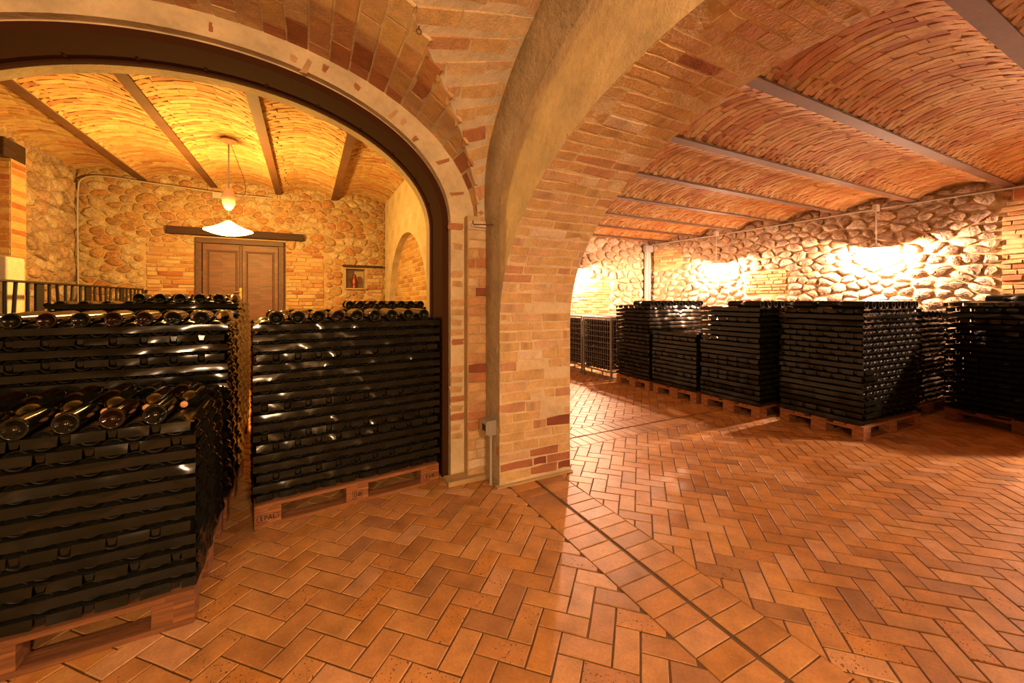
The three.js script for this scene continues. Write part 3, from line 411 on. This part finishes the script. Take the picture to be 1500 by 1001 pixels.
// ------------------------------------------------------------------ PALLET STACKS
const font = await new FontLoader().loadAsync('fonts/droid/droid_sans_bold.typeface.json');
const ORD = ['first', 'second', 'third', 'fourth', 'fifth', 'sixth', 'seventh', 'eighth', 'ninth', 'tenth', 'eleventh', 'twelfth', 'thirteenth', 'fourteenth', 'fifteenth', 'sixteenth', 'seventeenth', 'eighteenth', 'nineteenth', 'twentieth'];
const bottleProfile = [[0, -.026], [.008, -.025], [.016, -.020], [.024, -.012], [.030, -.005], [.034, -.001], [.037, 0], [.039, .0006], [.0415, .004], [.0425, .010], [.0425, .175], [.0415, .190], [.036, .212], [.026, .232], [.0185, .252], [.0155, .275], [.0155, .284], [.0175, .285], [.0175, .296], [.0145, .297], [0, .297]];
const bottleGeo = (() => { const g = lathe(bottleProfile.map(([r, y]) => [r, y < 0 ? -y : y]), 26); g.rotateX(-Math.PI / 2); return g; })();       // base at z = 0 facing +z, neck towards -z
const capGeo = (() => { const g = lathe([[0, .3005], [.0125, .3005], [.0148, .298], [.0152, .290], [.0146, .288]], 16); g.rotateX(-Math.PI / 2); return g; })();
const instanced = [];      // the thousands of bottles further inside
let nBottles = 0;
function bottle(stk, lx, y, lz, back, label, group, brown, dusty) {
  const p = stk.world(lx, y, lz), rot = stk.rot + (back ? Math.PI : 0) + rr(-.004, .004);
  if (label && nBottles < 300) { nBottles++; const g = thing('wine_bottle', label, 'bottle', [p.x, p.y, p.z], rot, group); mesh('glass_body', bottleGeo, dusty ? M.glassDusty : brown ? M.glassBrown : M.glass, g); mesh('crown_cap', capGeo, M.cap, g); }
  else { p.add(V(0, 0, 0)); const m = new THREE.Matrix4().makeRotationY(rot).setPosition(p); instanced.push([m, brown]); }
}
// strip hanging from a tray edge: plain or with tongues between short lengths; runs along x, faces +z
const flangeCache = new Map();
function flange(L, h, tabs, pitch, v, tilt, wavy = 1) {
  const key = [L, h, tabs, pitch, v, tilt, wavy].join(); if (flangeCache.has(key)) return flangeCache.get(key);
  const r = rng(900 + v * 13 + (tabs ? 7 : 0)), ph = [r() * 6, r() * 6, r() * 6, r() * 6], am = (.0007 + r() * .0013) * wavy;
  const wave = x => am * (Math.sin(x * 9 + ph[0]) + .8 * Math.sin(x * 23 + ph[1]) + .35 * Math.sin(x * 47 + ph[2]));
  const gs = []; const seg = (x0, x1, top0, bot0, dz, n) => { const pos = [], idx = []; for (let i = 0; i <= n; i++) { const x = x0 + (x1 - x0) * i / n, w = wave(x); for (let j = 0; j <= 4; j++) { const t = j / 4, y = top0 + (bot0 - top0) * t, k = t * t; pos.push(x, y + .0010 * Math.sin(x * 11 + ph[3]), Math.tan(tilt + w * 22 / wavy) * (-y) + w * (.25 + t) + dz + .0006 * Math.sin(t * Math.PI)); } } for (let i = 0; i < n; i++) for (let j = 0; j < 4; j++) { const a = i * 5 + j, b = a + 5; idx.push(a, a + 1, b, b, a + 1, b + 1); } const g = new THREE.BufferGeometry(); g.setAttribute('position', new THREE.Float32BufferAttribute(pos, 3)); g.setIndex(idx); g.computeVertexNormals(); gs.push(g.toNonIndexed()); };
  if (!tabs) seg(-L / 2, L / 2, .003, -h, 0, 60);
  else { const n = Math.round(L / pitch), p = L / n, off = (v % 2) * p / 2; for (let i = -1; i <= n; i++) { const a = Math.max(-L / 2, -L / 2 + i * p + off + .018), b = Math.min(L / 2, -L / 2 + (i + 1) * p + off - .018); if (b - a > .015) seg(a, b, .003, -h, 0, 8); const c = -L / 2 + i * p + off; if (c > -L / 2 + .02 && c < L / 2 - .02) { const pos = [], q = [[-.017, .003], [.017, .003], [.010, -h * .82], [-.010, -h * .82]]; for (const k of [0, 1, 2, 0, 2, 3]) pos.push(c + q[k][0], q[k][1], -.006 + Math.tan(tilt) * (-q[k][1]) * .5); const g = new THREE.BufferGeometry(); g.setAttribute('position', new THREE.Float32BufferAttribute(pos, 3)); g.computeVertexNormals(); gs.push(g); } } }
  const m = mergeGeometries(gs); m.setAttribute('uv', new THREE.Float32BufferAttribute(new Float32Array(m.attributes.position.count * 2), 2)); flangeCache.set(key, m); return m;
}
const sheetCache = new Map();
function sheet(L, D, pitch, par, lips) {     // thin moulded sheet, cradled up and down by the bottles; wavy lips on the sides
  const key = [L, D, pitch, par, lips].join(); if (sheetCache.has(key)) return sheetCache.get(key);
  const nx = Math.round(L / pitch) * 6, nz = 20, pos = [], idx = [], up = -L / 2 + (par ? pitch : pitch / 2), zone = d => Math.tanh(((((d / .465) % 1) < .5) ? 1 : -1) * 6 * Math.min(((d / .2325) % 1), 1 - ((d / .2325) % 1)));
  for (let i = 0; i <= nx; i++) for (let j = 0; j <= nz; j++) { const x = -L / 2 + L * i / nx, d = D * j / nz, e = Math.min(1, d / .012, (D - d) / .012, Math.max(0, L / 2 - Math.abs(x) - .001) / .03), y = (.0145 - .0135 * Math.cos(2 * Math.PI * (x - up) / pitch) * zone(d)) * e; pos.push(x, y - .001, -d); }
  for (let i = 0; i < nx; i++) for (let j = 0; j < nz; j++) { const a = i * (nz + 1) + j, b = a + nz + 1; idx.push(a, b, a + 1, a + 1, b, b + 1); }
  const g = new THREE.BufferGeometry(); g.setAttribute('position', new THREE.Float32BufferAttribute(pos, 3)); g.setIndex(idx); g.computeVertexNormals(); const gs = [g.toNonIndexed()];
  const lip = (sx) => { const p2 = [], i2 = [], n = 48; for (let j = 0; j <= n; j++) { const d = D * j / n, w = .009 * Math.sin(d * 31 + par * 2) + .005 * Math.sin(d * 13 + 1); p2.push(sx * (L / 2 - .002), .006 + w * .6, -d, sx * (L / 2 + .010 + w * .6), -.016 + w, -d, sx * (L / 2 + .007 - w * .5), -.040 + w * .6, -d); } for (let j = 0; j < n; j++) for (let k = 0; k < 2; k++) { const a = j * 3 + k, b = a + 3; i2.push(a, a + 1, b, b, a + 1, b + 1); } const q = new THREE.BufferGeometry(); q.setAttribute('position', new THREE.Float32BufferAttribute(p2, 3)); q.setIndex(i2); q.computeVertexNormals(); gs.push(q.toNonIndexed()); };
  if (lips) { lip(1); lip(-1); }
  const m = mergeGeometries(gs); m.setAttribute('uv', new THREE.Float32BufferAttribute(new Float32Array(m.attributes.position.count * 2), 2)); sheetCache.set(key, m); return m;
}
function pallet(stk, L, D, label, old, marks) {
  const p = stk.world(-L / 2, 0, -D / 2), g = thing('pallet', label, 'pallet', [p.x, 0, p.z], stk.rot), m = old ? M.palletOld : M.pallet;
  const fb = [], bw = [.145, .1, .145, .1, .145], zs = [D / 2 - .0725, D / 4 - .01, 0, -D / 4 + .01, -D / 2 + .0725];
  zs.forEach((z, i) => mesh('top_board', rbox(L, .022, bw[i], .003, 0, .133, z), m, g));
  for (const x of [-L / 2 + .0725, 0, L / 2 - .0725]) { mesh('cross_board', rbox(.145, .022, D, .003, x, .111, 0), m, g); for (const z of [D / 2 - .05, 0, -D / 2 + .05]) { const b = mesh('block', rbox(.145, .078, z ? .1 : .145, .004, x, .061, z), m, g); if (z > 0) fb.push(b); } }
  for (const z of [D / 2 - .05, 0, -D / 2 + .05]) mesh('bottom_board', rbox(L, .022, z ? .1 : .145, .003, 0, .011, z), m, g);
  if (marks) [['EPAL', -L / 2 + .0725, 1], ['DB', 0, 0], ['EUR', L / 2 - .0725, 1]].forEach(([s, x, oval], bi) => {
    const t = new TextGeometry(s, { font, size: .028, depth: .0006, curveSegments: 3 }); t.computeBoundingBox(); const w = t.boundingBox.max.x; t.scale(Math.min(1, .085 / w), 1, 1); t.translate(-Math.min(w, .085) / 2, -.014, 0); t.translate(x, .061, D / 2 + .0002); mesh('stamp_lettering', t, M.stamp, fb[bi]);
    const e = oval ? (() => { const q = new THREE.TorusGeometry(1, .03, 4, 40); q.scale(.058, .028, .01); return q; })() : merge([box(.062, .003, .0008, 0, .026), box(.062, .003, .0008, 0, -.026), box(.003, .052, .0008, -.031, 0), box(.003, .052, .0008, .031, 0)]); e.translate(x, .061, D / 2 + .0004); mesh('stamp_border', e, M.stamp, fb[bi]); });
  return g;
}
function makeStack(o) {      // o: x,z of the front corner on the +x side, rot, L, D, cols, tiers, side ('front' strips or 'side' strips), which
  const rot = (o.rot || 0) * Math.PI / 180, cs = Math.cos(rot), sn = Math.sin(rot), PT = .0616;
  const stk = { rot, world: (lx, y, lz) => V(o.x + lx * cs + lz * sn, y, o.z - lx * sn + lz * cs) };
  const L = o.L, D = o.D, pitch = L / o.cols, which = o.which;
  pallet(stk, L, D, 'wooden pallet under ' + which, o.old, o.marks);
  const mid = -L / 2;
  for (let k = 0; k <= o.tiers; k++) {
    const y = .198 + k * PT, par = k % 2, p = stk.world(mid, y, 0);
    const g = thing('layer_tray', `${ORD[k]} black plastic tray above the pallet in ${which}`, 'tray', [p.x, p.y, p.z], rot + rr(-.003, .003), 'trays in ' + which);
    mesh('sheet', sheet(L, D, pitch, par, o.side === 'front'), M.plasticDouble, g);
    const v = Math.floor(R() * 5), tabs = R() < .45, tilt = rr(.04, .26);
    if (o.side === 'front') mesh('front_lip', flange(L + .01, .035, tabs, pitch, v, Math.round(tilt * 8) / 8, o.wavy || 1), M.plasticDouble, g);
    else { const f = mesh('side_lip', flange(D + .01, .0385, tabs && o.tabs !== false, pitch, v, Math.round(tilt * 6) / 8), M.plasticDouble, g); f.rotation.y = -Math.PI / 2; f.position.set(-L / 2 - .002, 0, -D / 2); const f2 = mesh('side_lip', f.geometry, M.plasticDouble, g); f2.rotation.y = Math.PI / 2; f2.position.set(L / 2 + .002, 0, -D / 2);
      if (o.partial && (k >= 1 && k <= 4 || k === 7 || k === 8)) { const q = mesh('front_lip', flange(.3, .033, k === 4, .1, v, .2), M.plasticDouble, g); q.position.set(-L / 2 + .17, 0, .004); }
      if (!o.partial && !o.frontTop || o.partial || k <= o.tiers - 6) { const q = mesh('front_lip', flange(L, o.partial ? .012 : .024, false, pitch, v, .12), M.plasticDouble, g); q.position.set(0, 0, .003); }
      if (o.frontTop && k > o.tiers - 6) { const q = mesh('front_lip', flange(L, .0385, k === o.tiers, pitch, v, .2), M.plasticDouble, g); q.position.set(0, 0, .004); }
      if (o.partial && k === o.tiers - 1) { const q = mesh('front_lip', flange(L * .8, .033, false, .1, v, .1), M.plasticDouble, g); q.position.set(-.1, 0, .004); } }
    // bottles on this tray, heads and tails
    const top = k === o.tiers, yb = y + .0445;
    if (top && o.bare) continue;
    const n = o.cols - (par ? 1 : 0), off = par ? pitch : pitch / 2;
    const rows = Math.max(1, Math.floor((D + .12) / .46));
    for (let i = 0; i < n; i++) {
      const lx = -L + off + i * pitch; if (top && o.topOnly && !(i >= o.topOnly[0] && i <= o.topOnly[1])) continue;
      for (let s = 0; s < rows; s++) {
        const z0 = -s * .465, inFront = s === 0;
        const edge = i === 0 || i === n - 1 || inFront || top || s === rows - 1; if (!edge) continue;
        const brown = R() < (o.brown ?? .25), jz = rr(-.006, .006);
        const num = ORD[n - 1 - i], lab = top ? (o.topLabel && `${num} base-out bottle from the pier end, ${s ? 'rear' : 'front'} row atop ${which}`) : (o.inner && inFront && k >= o.inner ? `${num} bottle base from pier end, ${ORD[k]} tray of ${which}` : null);
        bottle(stk, lx, yb, z0 - (top ? .004 : .02) + jz, false, lab, top ? 'bottles lying on top of ' + which : 'bottle bases showing in ' + which, brown, !top);
        const lx2 = lx + pitch / 2; if (!o.noNecks && z0 - .46 > -D && (i < n - 1 || lx2 < -.03)) { const lab2 = top && o.topLabel ? `${num} neck-out bottle from the pier end, ${s ? 'rear' : 'front'} row atop ${which}` : null; bottle(stk, lx2, yb, z0 - (top ? .458 : .470) + jz, true, lab2, top ? 'bottles lying on top of ' + which : null, brown); }
      }
    }
  }
  return stk;
}
M.plasticDouble = M.plastic.clone(); M.plasticDouble.side = THREE.DoubleSide;
// in the bay and under the iron-rimmed arch
makeStack({ x: -.435, z: -2.17, rot: 1.5, L: 1.2, D: .8, cols: 9, tiers: 11, side: 'front', which: 'the low bay stack', old: true, topLabel: true, inner: 1, innerLabel: true, brown: .5 });
makeStack({ x: .905, z: -3.0, rot: 6.2, L: 1.2, D: .8, cols: 10, tiers: 17, side: 'front', marks: true, wavy: 2.4, which: 'the stack beside the pier', topLabel: true, inner: 6, innerLabel: true });
makeStack({ x: -.45, z: -3.06, rot: .5, L: 1.2, D: .8, cols: 9, tiers: 17, side: 'front', which: 'the tall bay stack', topLabel: true });
makeStack({ x: -.56, z: -4.3, rot: 0, L: 1.2, D: .8, cols: 9, tiers: 19, side: 'front', which: 'the stack before the railing', topOnly: [3, 7], topLabel: true });
makeStack({ x: 1.21, z: -4.55, rot: 0, L: .86, D: .8, cols: 8, noNecks: true, tiers: 18, side: 'front', which: 'the narrow blind-arch stack', topLabel: true, brown: .8 });
// in the stone room
makeStack({ x: 6.08, z: -1.88, rot: -2, L: 1.2, D: .8, cols: 9, tiers: 18, side: 'side', partial: true, which: 'the large stone-room stack' });
makeStack({ x: 5.9, z: -2.83, rot: 0, L: 1.2, D: .78, cols: 9, tiers: 18, side: 'side', which: 'the glinting stack beside the large one' });
makeStack({ x: 5.87, z: -3.66, rot: 0, L: 1.2, D: .76, cols: 9, tiers: 12, bare: true, side: 'side', which: 'the low stone-room stack' });
makeStack({ x: 5.9, z: -4.46, rot: -2, L: 1.22, D: .76, cols: 9, tiers: 18, side: 'side', frontTop: true, which: 'the stack beside the wire cages' });
makeStack({ x: 7.3, z: -.53, rot: -10, L: .85, D: 1.2, cols: 7, tiers: 19, side: 'side', old: true, which: 'the tallest stone-room stack' });
makeStack({ x: 7.4, z: -2.02, rot: 0, L: 1.1, D: .8, cols: 8, tiers: 16, side: 'side', old: true, which: 'the stack in the dark gap' });
{
  const im = new THREE.InstancedMesh(bottleGeo, M.glassDusty, instanced.length); im.name = 'stacked_bottles'; im.castShadow = im.receiveShadow = true; instanced.forEach(([m], i) => im.setMatrixAt(i, m)); scene.add(im); tag(im, 'dense mass of dark bottles filling the tiers of all the pallet stacks', 'bottles', null, 'stuff');
}
console.log('bottles', nBottles, 'instanced', instanced.length);

// ------------------------------------------------------------------ WIRE CAGES
function cage(x0, x1, z0, z1, h, label) {
  const g = thing('wire_cage', label, 'cage', [(x0 + x1) / 2, 0, (z0 + z1) / 2], 0, null), a = (x1 - x0) / 2, b = (z1 - z0) / 2, y0 = .15;
  for (const sx of [-1, 1]) for (const sz of [-1, 1]) { mesh('corner_post', rbox(.03, h - .03, .03, .004, sx * a, .03 + (h - .03) / 2, sz * b), M.steel, g); mesh('foot', rbox(.06, .03, .06, .006, sx * a, .015, sz * b), M.steel, g); }
  for (const y of [y0, h]) mesh(y === h ? 'top_rail' : 'base_rail', merge([rbox(2 * a, .028, .028, .004, 0, y, b), rbox(2 * a, .028, .028, .004, 0, y, -b), rbox(.028, .028, 2 * b, .004, a, y, 0), rbox(.028, .028, 2 * b, .004, -a, y, 0)]), M.steel, g);
  mesh('base_brace', merge([rbox(2 * b, .02, .02, .003, 0, .07, 0).rotateY(Math.PI / 2).translate(-a, 0, 0), rbox(.02, .09, .02, .003, -a, .11, -b * .4), rbox(.02, .09, .02, .003, -a, .11, b * .4)]), M.steel, g);
  const w = []; for (const s of [-1, 1]) { for (let z = -b + .055; z < b; z += .055) w.push(rod(V(s * a, y0, z), V(s * a, h, z), .0028, 5)); for (let y = y0 + .1; y < h; y += .1) { w.push(rod(V(s * a, y, -b), V(s * a, y, b), .0035, 5)); w.push(rod(V(-a, y, s * b), V(a, y, s * b), .0035, 5)); } for (let x = -a + .055; x < a; x += .055) w.push(rod(V(x, y0, s * b), V(x, h, s * b), .0028, 5)); }
  mesh('wire_mesh', mergeGeometries(w), M.steel, g);
  const bt = []; const mm = new THREE.Matrix4(); for (let y = y0 + .06; y < h - .05; y += .09) for (let z = -b + .07; z < b - .05; z += .095) for (const sx of [-a + .02, a - .33]) bt.push(new THREE.Matrix4().makeRotationY(-Math.PI / 2).setPosition(sx + (R() - .5) * .01, y, z));
  const im = new THREE.InstancedMesh(bottleGeo, M.glassBrown, bt.length); bt.forEach((m, i) => im.setMatrixAt(i, m)); im.name = 'caged_bottles'; im.position.set((x0 + x1) / 2, 0, (z0 + z1) / 2); im.castShadow = im.receiveShadow = true; scene.add(im); im.name = numbered('caged_bottles'); tag(im, 'dark bottles piled inside ' + label.replace('galvanised ', 'the '), 'bottles', null, 'stuff');
}
cage(4.66, 5.66, -6.10, -5.34, 1.09, 'galvanised wire cage beside the tall stack');
cage(4.70, 5.70, -6.98, -6.22, 1.09, 'galvanised wire cage against the end wall');

// ------------------------------------------------------------------ DOOR, LINTELS, NICHE
{
  const g = thing('door_1', 'dark wooden double door with panels under a timber lintel', 'door', [-.905, 0, -7.47], 0, null, 'structure'), w = 1.14, h = 2.34;
  
  mesh('door_frame', merge([rbox(.075, h - .08, .1, .006, -w / 2 + .0375, h / 2 - .04, .02), rbox(.075, h - .08, .1, .006, w / 2 - .0375, h / 2 - .04, .02), rbox(w, .08, .1, .006, 0, h - .04, .02)]), M.doorFrame, g);
  for (const [s, wl] of [[-1, .5], [1, .5]]) { const l = new THREE.Group(); l.name = 'door_leaf'; l.position.set(s * (wl / 2 - .005), 0, .015); g.add(l); mesh('leaf_board', rbox(wl - .012, h - .1, .04, .004, 0, (h - .1) / 2 + .01, 0), M.door, l); for (const [y0, y1] of [[.14, .95], [1.07, h - .2]]) { mesh('panel', rbox(wl - .16, y1 - y0, .02, .012, 0, (y0 + y1) / 2, .018), M.door, l); mesh('panel_moulding', merge([rbox(wl - .11, .022, .022, .006, 0, y0 - .012, .022), rbox(wl - .11, .022, .022, .006, 0, y1 + .012, .022), rbox(.022, y1 - y0 + .04, .022, .006, -(wl / 2 - .07), (y0 + y1) / 2, .022), rbox(.022, y1 - y0 + .04, .022, .006, wl / 2 - .07, (y0 + y1) / 2, .022)]), M.doorFrame, l); } for (const y of [.35, 1.75]) mesh('hinge', rod(V(s * wl / 2, y, .02), V(s * wl / 2, y + .09, .02), .009), M.black, l); }
  mesh('cover_strip', rbox(.045, h - .1, .03, .008, -.01, (h - .1) / 2, .05), M.doorFrame, g);
  const hd = new THREE.Group(); hd.name = 'handle_set'; g.add(hd); mesh('escutcheon', rbox(.035, .18, .008, .003, -.01, 1.5, .069), M.brass, hd); mesh('lever', merge([rod(V(-.01, 1.53, .07), V(-.01, 1.53, .105), .008), rod(V(-.01, 1.53, .1), V(-.10, 1.525, .1), .007)]), M.brass, hd);
  const jl = structure('lintel_door', rbox(1.75, .11, .16, .01, -.93, 2.425, -7.46), M.beamWood, 'dark timber lintel over the wooden double door', 'lintel');
  const jr = thing('niche_surround', 'wooden lintel and pale sill framing the small square wall niche', 'niche surround', [.755, 1.6, -7.49]);
  mesh('sill', rbox(.36, .025, .27, .004, 0, .0, -.085), M.mortar, jr); mesh('niche_lintel', rbox(.66, .035, .07, .005, .12, .395, .03), M.beamWood, jr);
  const jug = thing('copper_jug', 'small red copper jug standing in the wall niche', 'jug', [.745, 1.6125, -7.58]); mesh('body', lathe([[0, 0], [.045, 0], [.048, .012], [.042, .03], [.046, .06], [.05, .1], [.044, .16], [.03, .205], [.026, .22], [.03, .235], [0, .25]], 24), M.copper, jug); mesh('handle', tube([V(.045, .09, 0), V(.09, .12, 0), V(.095, .17, 0), V(.035, .2, 0)], .006, 20), M.copper, jug); mesh('spout', tube([V(-.04, .1, 0), V(-.07, .16, 0), V(-.085, .19, 0)], .009, 12), M.copper, jug);
}
// ------------------------------------------------------------------ SIDE OF THE DOOR ROOM
{
  const p = structure('pillar_brick', slab(-2.8, -2.6, .3, 2.8, -6.0, -5.76), M.mortar, 'brick pier carrying a timber end on the rubble side wall', 'pillar'), P = new Pieces(p, 'brick', ['#c19a5c', '#b4814a', '#a5663a', '#c9a870'], { max: 120 }), r = rng(14), g = brickGeos(.2, .055, .02, .004, .006, 6, 41);
  for (let y = .5; y < 2.78; y += .066) { P.add(g[Math.floor(r() * 6)], basis(V(-2.7, y, -5.757), V(1, 0, 0), V(0, 0, 1), .95, 1), pick(r, [3, 3, 1, 2]), .01); P.add(g[Math.floor(r() * 6)], basis(V(-2.597, y, -5.88), V(0, 0, -1), V(1, 0, 0), 1.12, 1), pick(r, [3, 3, 1, 2]), .012); }
  P.done();
  structure('beam_end', rbox(.24, .19, .34, .015, -2.735, 2.9, -5.87), M.beamWood, 'dark timber beam end resting on the brick pier', 'beam');
  const wp = thing('plaster_post', 'white plastered post beside the iron railing', 'post', [-2.42, 0, -5.15]); mesh('shaft', rbox(.26, 1.78, .26, .02, 0, .89, 0), M.white, wp);
  // parapet and railing
  structure('kerb_stair', slab(-2.12, -1.98, 0, .55, -7.4, -3.75), M.plaster, 'low plastered kerb under the iron railing', 'kerb');
  const rl = thing('iron_railing', 'black iron railing with slanted bars and flat posts', 'railing', [-2.05, .55, -5.55]);
  mesh('top_rail', rbox(.05, .018, 3.5, .004, 0, 1.0, 0), M.black, rl); mesh('bottom_rail', rbox(.04, .014, 3.5, .003, 0, .1, 0), M.black, rl);
  for (let i = 0; i <= 4; i++) { const z = 1.5 - i * .86; mesh('post', rbox(.02, 1.0, .11, .003, 0, .5, z), M.black, rl); if (i < 4) { const q = [.15, .27, .42, .55, .70]; q.forEach((d, k) => mesh('bar', rod(V(0, .1, z - d - (k === 1 ? .12 : k === 3 ? -.1 : 0)), V(0, 1.0, z - d), .012, 6), M.black, rl)); } }
}
// ------------------------------------------------------------------ CONDUITS, BOXES, BRACKETS
{
  const c1 = thing('wall_conduit', 'thin pale conduit rising in the corner and along the back wall', 'conduit'); mesh('pipe', tube([V(-2.74, 0, -7.44), V(-2.74, 1.5, -7.44), V(-2.74, 2.9, -7.44), V(-2.72, 3.02, -7.44), V(-2.6, 3.09, -7.44), V(-1.9, 3.07, -7.43), V(-1.1, 3.03, -7.43), V(-.5, 3.03, -7.43)], .011, 90, 8), M.conduit, c1);
  for (const [x, y] of [[-2.74, 1.2], [-2.74, 2.2], [-2.2, 3.08], [-1.5, 3.05], [-.9, 3.03]]) mesh('clip', rbox(.04, .03, .03, .004, x, y, -7.455), M.conduit, c1);
  mesh('junction', rbox(.26, .09, .06, .01, -1.15, 2.99, -7.45), M.conduit, c1);
  const c2 = thing('ceiling_conduit', 'thin conduit run along the top of the river-stone wall', 'conduit'); mesh('pipe', tube([V(7.5, 2.75, -7.15), V(7.5, 2.74, -5), V(7.5, 2.75, -2.7), V(7.5, 2.74, -.4), V(7.5, 2.75, 2)], .012, 60, 8), M.conduit, c2);
  for (let z = -6.8; z < 0; z += .8) mesh('clip', rbox(.05, .03, .03, .004, 7.53, 2.75, z), M.conduit, c2);
  const c3 = thing('corner_duct', 'grey metal duct with cables standing in the room corner', 'duct'); mesh('channel', rbox(.16, 2.7, .06, .008, 7.42, 1.37, -7.19), M.grey, c3); mesh('cable', merge([rod(V(7.39, 0, -7.15), V(7.39, 2.6, -7.15), .012), rod(V(7.44, 0, -7.15), V(7.44, 2.6, -7.15), .012)]), M.white, c3); mesh('duct_box', rbox(.24, .16, .1, .01, 7.42, 2.66, -7.17), M.grey, c3);
  const s = thing('switch_box', 'grey plastic switch box on the pier foot with conduit to the floor', 'switch box', [1.235, 0, -2.78]);
  mesh('box_body', rbox(.075, .115, .115, .008, 0, .44, -.005), M.grey, s); const cv = mesh('cover', rbox(.012, .1, .1, .004, -.041, .44, -.005), M.conduit, s); mesh('rocker', rbox(.008, .045, .05, .003, -.048, .44, .0), M.black, cv); mesh('pipe', rod(V(.005, 0, .01), V(.005, .39, .01), .011), M.conduit, s);
  const b = thing('iron_bracket', 'thin bent iron bracket sticking out of the pier', 'bracket', [1.2, 1.98, -2.86]); mesh('bar', tube([V(-.07, .03, .0), V(-.07, .005, .005), V(-.065, 0, .01), V(.0, 0, .04), V(.09, 0, .07)], .005, 20), M.rust, b);
  for (const [z, lab] of [[-3.26, 'rusty hook under the joist beside the lamp box'], [-5.84, 'small rusty hook under a joist near the corner duct']]) { const h = thing('ceiling_hook', lab, 'hook', [6.9, 2.77, z]); mesh('shank', rod(V(0, .0, 0), V(0, -.04, 0), .005), M.iron, h); mesh('loop', new THREE.TorusGeometry(.035, .006, 6, 18).translate(0, -.07, 0).rotateY(.6), M.iron, h); }
  // dried twigs below the second lamp
  const t = thing('twig_bunch', 'bunch of dried twigs hanging on the river-stone wall under a lamp', 'twigs', [7.48, 1.66, -5.32]); const r = rng(61), tw = []; for (let i = 0; i < 46; i++) { const a = rr(-1.5, 1.5), l = rr(.12, .3), x0 = rr(-.06, .02); tw.push(tube([V(x0 * .5, -.12, 0), V(rr(-.04, .02), 0, Math.sin(a) * l * .4), V(rr(-.09, .03), Math.cos(a) * l * .6, Math.sin(a) * l), V(rr(-.1, .03), Math.cos(a) * l * .7 + rr(-.05, .05), Math.sin(a) * l + rr(-.06, .06))], .0035, 8, 4)); } mesh('twigs', mergeGeometries(tw), M.twig, t); t.children[0].userData.kind = 'stuff'; mesh('nail', rod(V(-.01, -.1, 0), V(.12, -.1, 0), .004), M.iron, t);
}
renderer.render(scene, camera);
